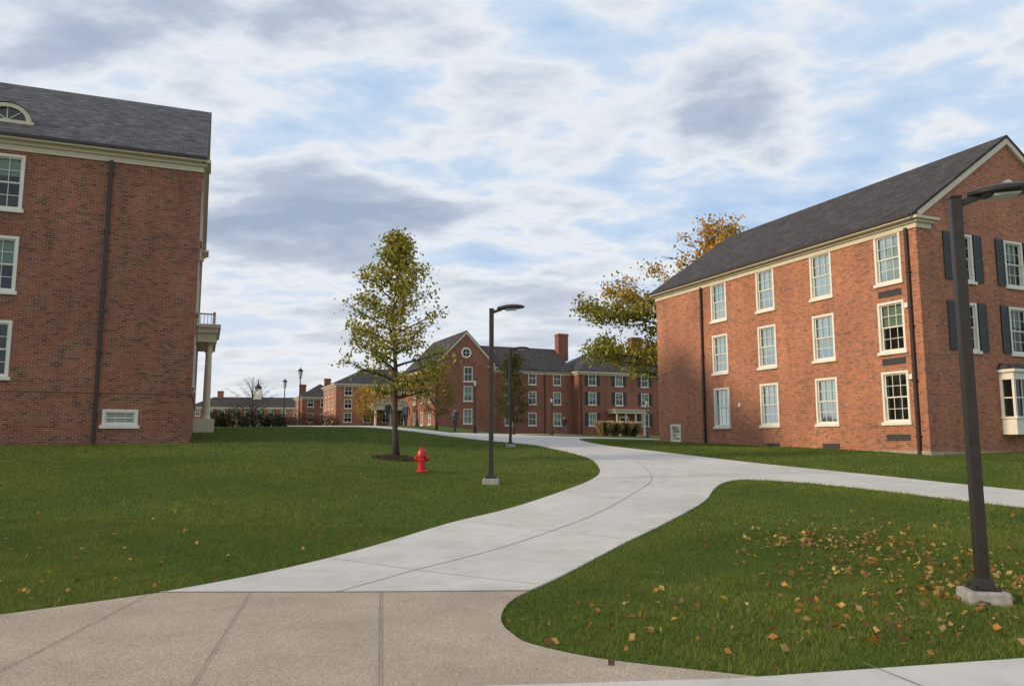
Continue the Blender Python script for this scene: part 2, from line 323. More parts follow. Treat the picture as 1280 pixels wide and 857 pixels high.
def window(B,P,a,z,w,h,det=2,shut=False,blind=None,sill=True):
    a0,a1=a-w/2,a+w/2;z1=z+h;fr=B.g('window_frames');fw=.1
    fbox(fr,P,a0,a0+fw,z,z1,-.1,.025);fbox(fr,P,a1-fw,a1,z,z1,-.1,.025);fbox(fr,P,a0+fw,a1-fw,z1-fw,z1,-.1,.022);fbox(fr,P,a0+fw,a1-fw,z,z+.06,-.1,.022)
    if sill:fbox(fr,P,a0-.07,a1+.07,z-.12,z,-.1,.09)
    i0,i1,j0,j1=a0+fw,a1-fw,z+.06,z1-fw;mid=(j0+j1)/2
    if det==2:
        for(q0,q1,d) in((mid-.02,j1,-.06),(j0,mid+.02,-.095)):
            fbox(fr,P,i0,i0+.045,q0,q1,d-.03,d);fbox(fr,P,i1-.045,i1,q0,q1,d-.03,d)
            fbox(fr,P,i0+.045,i1-.045,q0,q0+.05,d-.03,d-.001);fbox(fr,P,i0+.045,i1-.045,q1-.05,q1,d-.03,d-.001)
            for t in(1/3,2/3):
                c=i0+(i1-i0)*t;fbox(fr,P,c-.011,c+.011,q0+.05,q1-.05,d-.024,d-.004)
            c=(q0+q1)/2;fbox(fr,P,i0+.045,i1-.045,c-.011,c+.011,d-.022,d-.006)
    elif det==1:
        fbox(fr,P,i0,i1,mid-.035,mid+.035,-.09,-.03)
        c=(i0+i1)/2;fbox(fr,P,c-.02,c+.02,j0,mid-.035,-.09,-.04);fbox(fr,P,c-.02,c+.02,mid+.035,j1,-.09,-.04)
    B.g('glass').poly([P(i0,j0,-.115),P(i1,j0,-.115),P(i1,j1,-.115),P(i0,j1,-.115)])
    if blind is None: blind=R.choice([0,.3,.5,.5,.75,1,1])
    if blind>0:
        zb=j1-(j1-j0)*blind;B.g('blinds').poly([P(i0,zb,-.19),P(i1,zb,-.19),P(i1,j1,-.19),P(i0,j1,-.19)])
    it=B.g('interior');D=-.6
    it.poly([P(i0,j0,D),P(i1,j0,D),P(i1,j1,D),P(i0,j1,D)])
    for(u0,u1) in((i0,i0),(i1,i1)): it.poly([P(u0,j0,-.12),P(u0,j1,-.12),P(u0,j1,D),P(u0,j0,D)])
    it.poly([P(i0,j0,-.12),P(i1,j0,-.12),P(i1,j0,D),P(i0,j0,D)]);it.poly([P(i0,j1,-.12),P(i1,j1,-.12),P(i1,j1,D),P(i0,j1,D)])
    if shut:
        sw=w*.42
        for s0 in(a0-.05-sw,a1+.05):
            sb=B.g('shutters');fbox(sb,P,s0,s0+sw,z-.02,z1+.02,.003,.04)
            if det==2:
                for k in range(2):
                    q0=z+.06+k*(h/2);q1=z+h/2-.05+k*(h/2)
                    fbox(sb,P,s0,s0+.06,q0,q1,.04,.055);fbox(sb,P,s0+sw-.06,s0+sw,q0,q1,.04,.055)
                    nn=int((q1-q0)/.09)
                    for j in range(nn):fbox(sb,P,s0+.062,s0+sw-.062,q0+j*.09,q0+j*.09+.05,.04,.052)
def wall(B,P,a0,a1,z0,z1,ops,key='walls'):
    b=B.g(key);A=sorted({a0,a1}|{v for o in ops for v in(o[0],o[1])});Zs=sorted({z0,z1}|{v for o in ops for v in(o[2],o[3])})
    for i in range(len(A)-1):
        for j in range(len(Zs)-1):
            ca=(A[i]+A[i+1])/2;cz=(Zs[j]+Zs[j+1])/2
            if any(o[0]<ca<o[1] and o[2]<cz<o[3] for o in ops):continue
            b.poly([P(A[i],Zs[j],0),P(A[i+1],Zs[j],0),P(A[i+1],Zs[j+1],0),P(A[i],Zs[j+1],0)])
    for o in ops:
        d=-.13
        b.poly([P(o[0],o[2],0),P(o[0],o[3],0),P(o[0],o[3],d),P(o[0],o[2],d)]);b.poly([P(o[1],o[2],0),P(o[1],o[3],0),P(o[1],o[3],d),P(o[1],o[2],d)])
        b.poly([P(o[0],o[3],0),P(o[1],o[3],0),P(o[1],o[3],d),P(o[0],o[3],d)]);b.poly([P(o[0],o[2],0),P(o[1],o[2],0),P(o[1],o[2],d),P(o[0],o[2],d)])
def faceP(f,x0,x1,y0,y1):
    return {'S':lambda a,z,d:(a,y0-d,z),'N':lambda a,z,d:(a,y1+d,z),'W':lambda a,z,d:(x0-d,a,z),'E':lambda a,z,d:(x1+d,a,z)}[f]
def block(B,x0,x1,y0,y1,z0,ze,zr,roof,wins={},det=2,o=.38,returns=True,cs=1.0):
    for f in 'SNWE':
        P=faceP(f,x0,x1,y0,y1);r=(x0,x1) if f in'SN' else(y0,y1);ws=wins.get(f,[])
        wall(B,P,r[0],r[1],z0,ze,[(q[0]-q[2]/2,q[0]+q[2]/2,q[1],q[1]+q[3]) for q in ws])
        for q in ws:window(B,P,q[0],q[1],q[2],q[3],det,*(q[4:]))
    W=B.g('walls');rf=B.g('roof');cn=B.g('cornice');t=.12
    if roof in('gx','gy'):
        if roof=='gx': Q=lambda al,ac,z:(al,ac,z);al0,al1,ac0,ac1=x0,x1,y0,y1
        else: Q=lambda al,ac,z:(ac,al,z);al0,al1,ac0,ac1=y0,y1,x0,x1
        mid=(ac0+ac1)/2;half=(ac1-ac0)/2;m=(zr-ze)/half;ro=.16
        for al in(al0,al1): W.poly([Q(al,ac0,ze),Q(al,ac1,ze),Q(al,mid,zr)])
        for s,e in((-1,ac0),(1,ac1)):
            e2=e+s*o;ze2=ze-m*o
            rf.hexa([Q(al0-ro,e2,ze2),Q(al1+ro,e2,ze2),Q(al1+ro,mid,zr),Q(al0-ro,mid,zr),Q(al0-ro,e2,ze2+t),Q(al1+ro,e2,ze2+t),Q(al1+ro,mid,zr+t),Q(al0-ro,mid,zr+t)])
            for al,dd in((al0,-1),(al1,1)):
                p0,p1=al-dd*.02,al+dd*.13;k=.3*cs
                cn.hexa([Q(p0,e,ze-k),Q(p1,e,ze-k),Q(p1,mid,zr-k),Q(p0,mid,zr-k),Q(p0,e,ze-.004),Q(p1,e,ze-.004),Q(p1,mid,zr-.004),Q(p0,mid,zr-.004)])
        ez=ze-m*o
        for s,e in((-1,ac0),(1,ac1)):
            f=('S' if s<0 else'N') if roof=='gx' else('W' if s<0 else 'E')
            P=faceP(f,x0,x1,y0,y1)
            fbox(cn,P,al0,al1,ez-.42*cs,ez-.2*cs,-.02,.06);fbox(cn,P,al0,al1,ez-.2*cs,ez-.08*cs,-.02,.16);fbox(cn,P,al0-.1,al1+.1,ez-.08*cs,ez+.03,-.02,o+.02)
            fbox(B.g('gutters'),P,al0-.12,al1+.12,ez+.0,ez+.1,o+.022,o+.12)
        if returns:
            for al,f in((al0,'W' if roof=='gx' else'S'),(al1,'E' if roof=='gx' else'N')):
                P=faceP(f,x0,x1,y0,y1)
                for e,s in((ac0,1),(ac1,-1)):
                    for zz0,zz1,dd in((ez-.42*cs,ez-.2*cs,.06),(ez-.2*cs,ez-.08*cs,.16),(ez-.08*cs,ez+.03,.3)):
                        aa=sorted((e-s*dd,e+s*(.75+dd)));fbox(cn,P,aa[0],aa[1],zz0,zz1,.0,dd)
    else:
        w=x1-x0;d=y1-y0;hh=min(w,d)/2;m=(zr-ze)/hh;X0,X1,Y0,Y1=x0-o,x1+o,y0-o,y1+o;zb=ze-m*o
        if w>=d: r0,r1=(x0+hh,(y0+y1)/2,zr),(x1-hh,(y0+y1)/2,zr)
        else: r0,r1=((x0+x1)/2,y0+hh,zr),((x0+x1)/2,y1-hh,zr)
        a,b,c,e=(X0,Y0,zb),(X1,Y0,zb),(X1,Y1,zb),(X0,Y1,zb)
        if w>=d:
            for q in([a,b,r1,r0],[c,e,r0,r1],[b,c,r1],[e,a,r0]):rf.poly(q)
        else:
            for q in([a,b,r0],[b,c,r1,r0],[c,e,r1],[e,a,r0,r1]):rf.poly(q)
        for f in'SNWE':
            P=faceP(f,x0,x1,y0,y1);r=(x0,x1) if f in'SN' else(y0,y1);e=.1 if f in'SN' else 0
            fbox(cn,P,r[0]-e,r[1]+e,zb-.4*cs,zb-.16*cs,-.02,.1);e=o if f in'SN' else 0;fbox(cn,P,r[0]-e,r[1]+e,zb-.16*cs,zb-.01,-.02,o)
def chimney(B,x,y,w,d,z0,z1):
    c=B.g('chimneys');c.box(x-w/2,x+w/2,y-d/2,y+d/2,z0,z1-.25);c.box(x-w/2-.08,x+w/2+.08,y-d/2-.08,y+d/2+.08,z1-.25,z1-.05);c.box(x-w/2,x+w/2,y-d/2,y+d/2,z1-.05,z1+.1)
def spout(B,P,a,z0,z1):
    fbox(B.g('downspouts'),P,a-.06,a+.06,z0,z1,.03,.14)
    for z in np.arange(z0+1,z1,2.2):fbox(B.g('downspouts'),P,a-.1,a+.1,z,z+.05,.0,.15)
# ---- left hall
ra=math.atan2(.367,.93)
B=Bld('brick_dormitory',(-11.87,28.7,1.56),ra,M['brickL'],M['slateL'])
ws=[]
for a in(-6.5,-10.2,-13.9,-17.6):
    for z,h,bl in((2.26,1.95,.0),(5.23,1.95,.5),(8.15,1.98,.35)): ws.append((a,z,1.35,h,False,bl))
ws.append((-2.3,.64,1.15,.56,False,1))
wE=[(a,z,1.2,1.95) for a in(2.5,6) for z in(2.26,5.23,8.15)]
block(B,-22,0,0,16,-1,10.9,15.85,'gx',{'S':ws,'E':wE},cs=.95)
P=faceP('S',-22,0,0,16);spout(B,P,-3.1,0,10.3)
fbox(B.g('brick_band'),P,-22.05,.035,1.78,1.86,.0,.035)
PE=faceP('E',-22,0,0,16);fbox(B.g('brick_band'),PE,0,16,1.78,1.86,0,.035)
m=(15.85-10.9)/8
tr=B.g('trim');cx=-6.75;dy=1.15;zb=10.9+m*dy+.1;r=.82
arc=[(cx+math.cos(math.pi*k/14)*r,zb+math.sin(math.pi*k/14)*r*.85) for k in range(15)]
arc2=[(cx+math.cos(math.pi*k/14)*r*.76,zb+.06+math.sin(math.pi*k/14)*r*.6) for k in range(15)]
for k in range(14):
    (xa,za),(xb,zb2)=arc[k],arc[k+1];(xc,zc),(xd,zd)=arc2[k],arc2[k+1]
    B.g('cornice').hexa([(xa,dy-.12,za),(xb,dy-.12,zb2),(xd,dy-.12,zd),(xc,dy-.12,zc),(xa,dy+.1,za),(xb,dy+.1,zb2),(xd,dy+.1,zd),(xc,dy+.1,zc)])
    ya=(za-10.9-.1)/m;yb=(zb2-10.9-.1)/m
    B.g('bay_roof').poly([(xa*1.0,dy-.16,za+.03),(xb,dy-.16,zb2+.03),(xb,max(yb,dy)+.6,zb2+.03),(xa,max(ya,dy)+.6,za+.03)])
B.g('cornice').box(cx-r-.05,cx+r+.05,dy-.14,dy+.1,zb-.06,zb+.06)
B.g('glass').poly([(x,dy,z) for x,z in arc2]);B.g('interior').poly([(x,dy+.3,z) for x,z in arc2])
for th in(45,90,135):
    t=math.radians(th);B.g('window_frames').tube([(cx,dy-.03,zb+.06),(cx+math.cos(t)*r*.76,dy-.03,zb+.06+math.sin(t)*r*.6)],[.02,.02],4)
pb=B.g('porch')
pb.box(.003,.87,9.3,13.9,4.86,5.3);pb.box(.003,.93,9.2,14.0,5.3,5.55);pb.box(.003,1.05,9.1,14.1,5.55,5.72)
pb.box(.003,.95,9.2,14.0,.2,1.13)
for y in(9.75,13.3):
    pb.lathe([(.23,1.13),(.23,1.22),(.18,1.28),(.175,2.5),(.145,4.68),(.19,4.74),(.22,4.86)],14,(.56,y))
for y in np.arange(9.4,13.9,.16):pb.box(.72,.75,y,y+.03,5.76,6.2)
pb.box(.7,.77,9.3,13.9,6.2,6.27);pb.box(.7,.77,9.3,13.9,5.72,5.76)
for x in np.arange(.1,.7,.16):pb.box(x,x+.03,9.3,9.33,5.76,6.2)
pb.box(.003,.7,9.28,9.35,6.2,6.27)
for y in(9.3,11.6,13.85):pb.box(.67,.8,y,y+.1,5.72,6.35)
B.done()
# ---- right hall
rb=math.atan2(.397,.918)
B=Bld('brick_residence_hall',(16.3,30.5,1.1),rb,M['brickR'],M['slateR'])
W=[]
BL={0:(.0,.5,1),1:(.55,.5,1),2:(.45,.6,.55),3:(.5,.45,1)}
for i,y in enumerate((1.43,5.12,8.83,12.5)):
    for j,z in enumerate((1.3,4.2,7.08)):
        W.append((y,z,1.3,2.08,False,BL[i][j]))
W.append((16.8,.5,1.0,1.0,False,.6))
S=[(s,z,1.2,2.0,True,.4) for s in(2.65,5.85,9.05) for z in(4.2,7.1)]
block(B,0,11.7,0,18.5,-1.2,9.75,13.75,'gy',{'W':W,'S':S},cs=.95)
P=faceP('W',0,11.7,0,18.5);PS=faceP('S',0,11.7,0,18.5)
spout(B,P,.42,-.3,9.15);spout(B,P,13.95,-.2,9.15)
fbox(B.g('foundation'),P,-.03,18.53,-1.2,.16,0,.05);fbox(B.g('foundation'),PS,-.03,11.7,-1.2,.12,0,.05)
vt=B.g('vents')
def vent(P,a,z,w,h):
    fbox(vt,P,a-w/2,a+w/2,z,z+.03,0,.03);fbox(vt,P,a-w/2,a+w/2,z+h-.03,z+h,0,.03);fbox(vt,P,a-w/2,a+w/2,z+.03,z+h-.03,0,.008)
    for k in range(1,int(h/.06)):fbox(vt,P,a-w/2+.02,a+w/2-.02,z+k*.06,z+k*.06+.025,.008,.028)
for z in(6.5,3.66,.55):vent(P,1.43,z,1.15,.26)
vent(P,5.0,.2,1.0,.22);vent(P,8.7,.2,.9,.22);vent(P,12.4,.2,.9,.2)
for a,z in((0.62,5.9),(0.62,3.0),(11.0,2.3)):
    fbox(B.g('trim'),P,a-.08,a+.08,z,z+.2,0,.1)
lc=(5.85,11.35);r=.5
arc=[(lc[0]+math.cos(math.pi*k/12)*r,lc[1]+math.sin(math.pi*k/12)*r) for k in range(13)];arc2=[(lc[0]+(x-lc[0])*.76,lc[1]+(z-lc[1])*.76) for x,z in arc]
for k in range(12):
    q=[arc[k],arc[k+1],arc2[k+1],arc2[k]];B.g('trim').hexa([(x,-.003,z) for x,z in q]+[(x,-.1,z) for x,z in q])
B.g('trim').box(lc[0]-r-.05,lc[0]+r+.05,-.12,-.004,lc[1]-.1,lc[1])
for k in range(5):
    z=lc[1]+.03+k*.07;hw=math.sqrt(max(.01,(r*.76)**2-(z-lc[1])**2));B.g('trim').box(lc[0]-hw,lc[0]+hw,-.06,-.004,z,z+.04)
bb=B.g('trim');x0,x1,pz0,pz1,pj=4.3,7.4,1.0,3.35,.62
bb.box(x0,x1,-pj,-.003,pz0-.2,pz0+.45);bb.box(x0-.06,x1+.06,-pj-.08,-.003,pz0+.45,pz0+.53);bb.box(x0-.02,x1+.02,-pj-.02,-.003,pz1-.3,pz1);bb.box(x0-.12,x1+.12,-pj-.14,-.003,pz1,pz1+.12)
for x in(x0,x0+.95,x1-1.05,x1-.1):bb.box(x,x+.1,-pj,-pj+.1,pz0+.53,pz1-.3)
bb.box(x0,x0+.1,-.12,-.003,pz0+.53,pz1-.3)
for x in(x0+.5,x0+1.35,x0+1.75,x1-.52):bb.box(x,x+.03,-pj+.02,-pj+.06,pz0+.53,pz1-.3)
bb.box(x0+.1,x1-.1,-pj+.02,-pj+.06,2.28,2.33);bb.box(x0+.03,x0+.07,-pj+.1,-.12,2.28,2.33)
B.g('glass').poly([(x0+.1,-pj+.07,pz0+.53),(x1-.1,-pj+.07,pz0+.53),(x1-.1,-pj+.07,pz1-.3),(x0+.1,-pj+.07,pz1-.3)])
B.g('glass').poly([(x0+.05,-pj+.1,pz0+.53),(x0+.05,-.12,pz0+.53),(x0+.05,-.12,pz1-.3),(x0+.05,-pj+.1,pz1-.3)])
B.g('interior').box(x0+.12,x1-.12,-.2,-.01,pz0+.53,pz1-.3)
B.g('bay_roof').hexa([(x0-.12,-pj-.14,pz1+.12),(x1+.12,-pj-.14,pz1+.12),(x1+.12,-.003,pz1+.12),(x0-.12,-.003,pz1+.12),(x0+.1,-pj+.2,pz1+.35),(x1-.1,-pj+.2,pz1+.35),(x1-.1,-.003,pz1+.42),(x0+.1,-.003,pz1+.42)])
B.done()
# ---- centre hall
B=Bld('brick_gabled_hall',(-9.6,98,2.3),rb,M['brickB'],M['slateR'])
zs=(1.4,4.3,7.0)
g=[(a,z,1.2,1.9,False) for a in(4.3,) for z in(1.5,4.4,6.9)]
w=[(a,z,1.0,1.7,False) for a in(2.5,6,9.5) for z in zs[:2]]
block(B,0,8,0,14,-1.5,9.3,13.4,'gy',{'S':g,'W':w},det=1,cs=1.2)
w=[(a,z,1.2,1.75,False) for a in(11.3,14.8,18.6) for z in zs]
block(B,8.003,21,3,15,-1.5,9.1,12.7,'gx',{'S':w},det=1,returns=False,cs=1.1)
w=[(a,z,1.25,1.75,True) for a in(23.2,27.5,31.8,36.1) for z in zs if not(z<2 and a==27.5)]
block(B,21.003,39,1.2,16,-1.5,9.1,13.3,'hip',{'S':w},det=1,cs=1.1)
chimney(B,21.9,8,1.6,1.2,11,14.9);chimney(B,34.9,8.5,1.8,1.2,11,15.1)
tb=B.g('trim');n=16
for k in range(n):
    t0,t1=2*math.pi*k/n,2*math.pi*(k+1)/n
    q=[(4+math.cos(t0)*.7,10.6+math.sin(t0)*.7),(4+math.cos(t1)*.7,10.6+math.sin(t1)*.7),(4+math.cos(t1)*.5,10.6+math.sin(t1)*.5),(4+math.cos(t0)*.5,10.6+math.sin(t0)*.5)]
    tb.hexa([(x,-.003,z) for x,z in q]+[(x,-.1,z) for x,z in q])
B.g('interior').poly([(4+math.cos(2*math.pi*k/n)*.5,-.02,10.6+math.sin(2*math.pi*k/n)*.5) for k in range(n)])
tb.box(3.5,4.5,-.06,-.025,10.57,10.63);tb.box(3.97,4.03,-.065,-.024,10.1,11.1)
pb=B.g('porch');pb.box(25.6,30.8,-.9,1.19,3.1,3.5);pb.box(25.4,31.0,-1.1,1.19,3.5,3.65);pb.box(25.6,30.8,-.9,1.19,-.3,.1)
for x in(26,27.4,29,30.4):pb.lathe([(.2,.1),(.17,.25),(.14,2.95),(.2,3.1)],10,(x,-.65))
B.g('door').box(27.6,28.8,1.1,1.19,.1,2.5)
pb2=B.g('trim');pb2.box(27.4,27.6,1.08,1.19,.1,2.8);pb2.box(28.8,29.0,1.08,1.19,.1,2.8);pb2.box(27.6,28.8,1.08,1.19,2.5,2.8)
for x in(21.4,):spout(B,faceP('S',21,39,1.2,16),x,0,8.5)
spout(B,faceP('S',8,21,3,15),8.5,0,8.5);spout(B,faceP('S',8,21,3,15),16.7,0,8.5)
B.done()
# ---- further halls on the left
B=Bld('brick_hall_with_porch',(-29,128,4.0),rb,M['brickR'],M['slateR'])
w=[(a,z,1.3,1.5,False,.6) for a in(2,5.2,8.4,11.6,14.8) for z in(.7,2.95,5.1)]
block(B,0,17,0,12,-2,7.2,10.2,'hip',{'S':w,'W':[(a,z,1.1,1.5) for a in(3,6,9) for z in(.7,2.95,5.1)]},det=1,cs=1.2)
pb=B.g('porch');pb.box(5,13,-5.6,-.003,2.6,3.5);pb.box(4.8,13.2,-5.8,-.003,3.5,3.75)
for x in(5.4,7.8,10.2,12.6):pb.lathe([(.26,-1),(.22,0),(.2,2.4),(.26,2.6)],10,(x,-5.3))
B.done()
B=Bld('brick_hall_with_chimneys',(-40.5,150,4.4),rb,M['brickB'],M['slateR'])
w=[(a,z,1.2,1.7,False,.6) for a in(1.6,4.1,6.6) for z in(.8,3.7)]
block(B,0,8,0,9,-2,5.9,8.5,'hip',{'S':w,'W':[(a,z,1.1,1.7) for a in(3,6) for z in(.8,3.7)]},det=1,cs=1.2)
chimney(B,.6,4,1.2,1.0,5,8.2);chimney(B,5.6,5,1.2,1,7,9.6)
B.done()
B=Bld('long_brick_hall',(-98,235,4.9),rb*.3,M['brickB'],M['slateR'])
w=[(a,z,1.4,1.9,False,.6) for a in np.arange(3,48,3.6) for z in(1,4.2)]
block(B,0,50,0,12,-2,7,10.2,'hip',{'S':w},det=1,cs=1.5)
chimney(B,8,6,1.6,1.2,9,12.0);chimney(B,38,6,1.6,1.2,9,12.0)
tb=B.g('trim');tb.box(18,20.6,4.7,7.3,9.5,11.4);tb.box(18.4,20.2,5.1,6.9,11.4,12.8);B.g('roof').lathe([(1.2,12.8),(.9,13.6),(.25,14.3),(.05,16)],8,(19.3,6))
B.done()
# ------------------------------------------------------------ trees
def tree(name,x,y,h,tr,cb,cr,nl,leaves,ls,pal,seed,shape='cone',zoff=0,gap=0.0,clump=.22,barkmat=None,extra=[],pw=1.3,lowpal=None,lowz=0):
    rr=random.Random(seed);nr=np.random.default_rng(seed);z0=H(x,y)+zoff;root=empty(name,(x,y,z0),0);t=MB()
    n=9;bx=[0];by=[0]
    for i in range(n-1):bx.append(bx[-1]+rr.uniform(-.012,.012)*h);by.append(by[-1]+rr.uniform(-.012,.012)*h)
    tz=[h*.97*i/(n-1) for i in range(n)];tz[0]=-.1
    t.tube([(bx[i],by[i],tz[i]) for i in range(n)],[tr*1.35 if i==0 else tr*(1-.9*i/(n-1)) for i in range(n)],9)
    cl=[];cw=[]
    def env(f):
        if shape=='cone': return (1-f)**.75*min(1,.45+f*3.0)+.06
        return math.sqrt(max(.02,1-(2*f-.85)**2/1.35))
    spec=[((i+.5)/nl,None) for i in range(nl)]+[(e[0],e) for e in extra]
    for i,(f,ex) in enumerate(spec):
        zz=cb+(h*.93-cb)*f;k=min(n-2,int(zz/(h*.97)*(n-1)));u=(zz-tz[k])/(tz[k+1]-tz[k]);px=bx[k]*(1-u)+bx[k+1]*u;py=by[k]*(1-u)+by[k+1]*u
        az=i*2.4+rr.uniform(-.5,.5);Lh=cr*env(f)*rr.uniform(.65,1.12)
        if shape=='cone':el=math.radians(15+40*f+rr.uniform(-8,8))
        else:el=math.radians(25+45*f+rr.uniform(-10,10))
        sp=px,py,(zz if shape=='cone' else max(cb*.75,zz-Lh*math.sin(el)*.6))
        if ex:az,el,Lh=ex[1],ex[2],ex[3];sp=(px,py,zz)
        pts=[sp];steps=5
        for s in range(1,steps+1):
            q=s/steps;e=el*(1-.25*q);pts.append((pts[-1][0]+math.cos(az)*math.cos(e)*Lh/steps+rr.uniform(-.04,.04)*Lh,pts[-1][1]+math.sin(az)*math.cos(e)*Lh/steps+rr.uniform(-.04,.04)*Lh,pts[-1][2]+math.sin(e)*Lh/steps+rr.uniform(-.02,.03)*Lh))
        r0=tr*.42*(1-.6*f)+.008;t.tube(pts,[r0*(1-.85*s/steps) for s in range(steps+1)],5,False)
        for s in range(1,steps+1):
            for j in range(2+(s>2)):
                a2=az+rr.uniform(-1.3,1.3);l2=Lh*rr.uniform(.16,.4)*(1-.3*s/steps)*(.6 if ex else 1);e2=rr.uniform(-.15,.7)
                p=pts[s];q2=(p[0]+math.cos(a2)*math.cos(e2)*l2,p[1]+math.sin(a2)*math.cos(e2)*l2,p[2]+math.sin(e2)*l2)
                t.tube([p,q2],[r0*.28,r0*.08+.003],4,False)
                if rr.random()>(gap if not ex else .1):
                    cl.append(q2);cl.append(((p[0]+q2[0])/2,(p[1]+q2[1])/2,(p[2]+q2[2])/2));wgt=2.2 if (ex and s>2) else 1;cw+=[wgt,wgt]
    t.obj('trunk',barkmat or M['bark'],root,smooth=True)
    if leaves:
        cl=np.array(cl);m_=len(cl);w=(nr.random(m_)**pw+.05)*np.array(cw);w/=w.sum();idx=nr.choice(m_,leaves,p=w)
        c=cl[idx]+nr.normal(0,clump,(leaves,3))*np.array([1,1,.7])
        V=leafquads(c,ls);pal=np.array(pal);ci=nr.integers(0,len(pal),m_);base=pal[ci][idx]*.6+pal[nr.integers(0,len(pal),leaves)]*.4
        if lowpal:
            lp=np.array(lowpal);b2=lp[ci%len(lp)][idx]*.6+lp[nr.integers(0,len(lp),leaves)]*.4;k=np.clip((lowz-c[:,2:3])/3+.5,0,1);base=base*(1-k)+b2*k
        base=base*(.65+.7*nr.random((leaves,1)))
        fast('foliage',V,4,np.repeat(base,4,0),M['leaf'],root)
    return root
oak=[[.26,.26,.04],[.34,.31,.05],[.17,.20,.032],[.38,.32,.055],[.42,.32,.055],[.28,.28,.045]]
gold=[[.50,.28,.04],[.62,.33,.045],[.30,.24,.04],[.42,.22,.035],[.20,.2,.035],[.66,.38,.06]]
yg=[[.30,.28,.045],[.20,.22,.035],[.42,.31,.05],[.14,.17,.03]]
olive=[[.07,.085,.022],[.11,.10,.028],[.14,.10,.028],[.06,.07,.02]]
tree('young_oak_tree',-3.72,25.14,7.75,.105,1.9,2.0,42,8600,.115,oak,3,'cone',clump=.18,gap=.2,pw=2.0)
tree('large_autumn_tree',15.2,58,16.6,.4,4.0,7.4,34,19000,.27,gold,5,'round',clump=.5,gap=.5,pw=3,lowpal=yg,lowz=11,extra=[(.10,3.14,.03,9.3),(.14,3.3,.08,9.0),(.38,3.1,.2,8.4),(.45,2.95,.3,7.8),(.33,3.4,.2,8.6),(.2,3.0,.05,8.0)])
tree('small_autumn_tree',-5.6,58,5.2,.09,1.2,1.8,24,3800,.12,[[.12,.12,.03],[.22,.14,.035],[.28,.16,.04]],8,'round',clump=.25)
tree('columnar_tree',0.15,66,7.2,.1,1.0,1.9,34,7000,.14,olive,9,'cone',clump=.33)
tree('bare_tree',-55,165,11,.22,2.5,6,40,0,.1,oak,12,'round',clump=.3)
tree('autumn_maple_tree',-19.5,104,5.4,.1,1.0,2.4,24,2500,.18,gold,14,'round',clump=.3)
rr=np.random.default_rng(5);cc=[];col=[]
for k in range(46):
    x=-330+k*14+rr.normal(0,5);y=420+rr.normal(0,25);hh=7+4*rr.random();n=260
    p=rr.normal(size=(n,3));p/=np.linalg.norm(p,axis=1)[:,None];p*=rr.random((n,1))**.4;cc.append(p*np.array([9,6,hh*.5])+np.array([x,y,5+hh*.5]))
    b=np.array([[.07,.07,.03],[.13,.09,.04],[.05,.06,.03]][k%3]);col.append(b*(.7+.6*rr.random((n,1))))
c=np.concatenate(cc);fast('distant_tree_line',leafquads(c,2.2),4,np.repeat(np.concatenate(col),4,0),M['leaf'])
def shrub(name,x,y,rx,ry,h,n,ls,pal,seed,zo=0):
    nr=np.random.default_rng(seed);p=nr.normal(size=(n,3));p/=np.linalg.norm(p,axis=1)[:,None]
    ph=np.arctan2(p[:,1],p[:,0]);bumpy=1+.13*np.sin(ph*5+seed)+.1*np.sin(p[:,2]*7+ph*3)
    rad=(nr.random(n)**.25)*bumpy;c=np.stack([p[:,0]*rx*rad,p[:,1]*ry*rad,np.abs(p[:,2])*h*rad],-1)
    root=empty(name,(x,y,H(x,y)+zo))
    pal=np.array(pal);base=pal[nr.integers(0,len(pal),n)]*(.6+.7*nr.random((n,1)))
    fast('foliage',leafquads(c,ls),4,np.repeat(base,4,0),M['leaf'],root)
    t=MB()
    for k in range(6):
        a=k*1.05;t.tube([(0,0,-.1),(math.cos(a)*rx*.5,math.sin(a)*ry*.5,h*.7)],[.03,.01],5)
    t.obj('stems',M['bark'],root)
gs=[[.03,.05,.018],[.02,.035,.014],[.045,.06,.02]];rs=[[.12,.05,.03],[.08,.05,.03],[.16,.07,.04]]
for i,(x,y,rx,h) in enumerate([(-17.0,47.5,.95,1.25),(-15.8,47.8,.9,1.05),(-14.7,48.2,.8,.95),(-17.9,47.2,.6,1.0)]):shrub('evergreen_shrub',x,y,rx,.8,h,1500,.1,gs,i)
for i,(x,y,rx,h) in enumerate([(-17.0,64,1.3,1.1),(-15.4,65,1.1,1.0),(-18.6,64.5,1.0,.8)]):shrub('red_shrub',x,y,rx,.9,h,1300,.11,rs,20+i)
def tuft(name,x,y,r,h,n,seed):
    nr=np.random.default_rng(seed);a=nr.random(n)*6.283;b=nr.random(n)*r*.3;o=r*(.3+.8*nr.random(n));hh=h*(.6+.5*nr.random(n));w=.02
    x0=np.cos(a)*b;y0=np.sin(a)*b;x1=np.cos(a)*o;y1=np.sin(a)*o;q=np.stack
    z=np.zeros(n);A=q([x0-w,y0,z],-1);Bq=q([x0+w,y0,z],-1);Mi=q([x0*.5+x1*.5+w,y0*.5+y1*.5,hh*.8],-1);T=q([x1,y1,hh],-1)
    base=np.array([[.5,.38,.21]])*(.6+.7*nr.random((n,1)));root=fast(name,np.stack([A,Bq,Mi,T],1).reshape(-1,3),4,np.repeat(base,4,0),M['leaf']);root.location=(x,y,H(x,y))
for i,x in enumerate((9.9,11.2,12.4,13.3)):tuft('ornamental_grass',x,84+i*.6,1.0,1.55,1400,i)
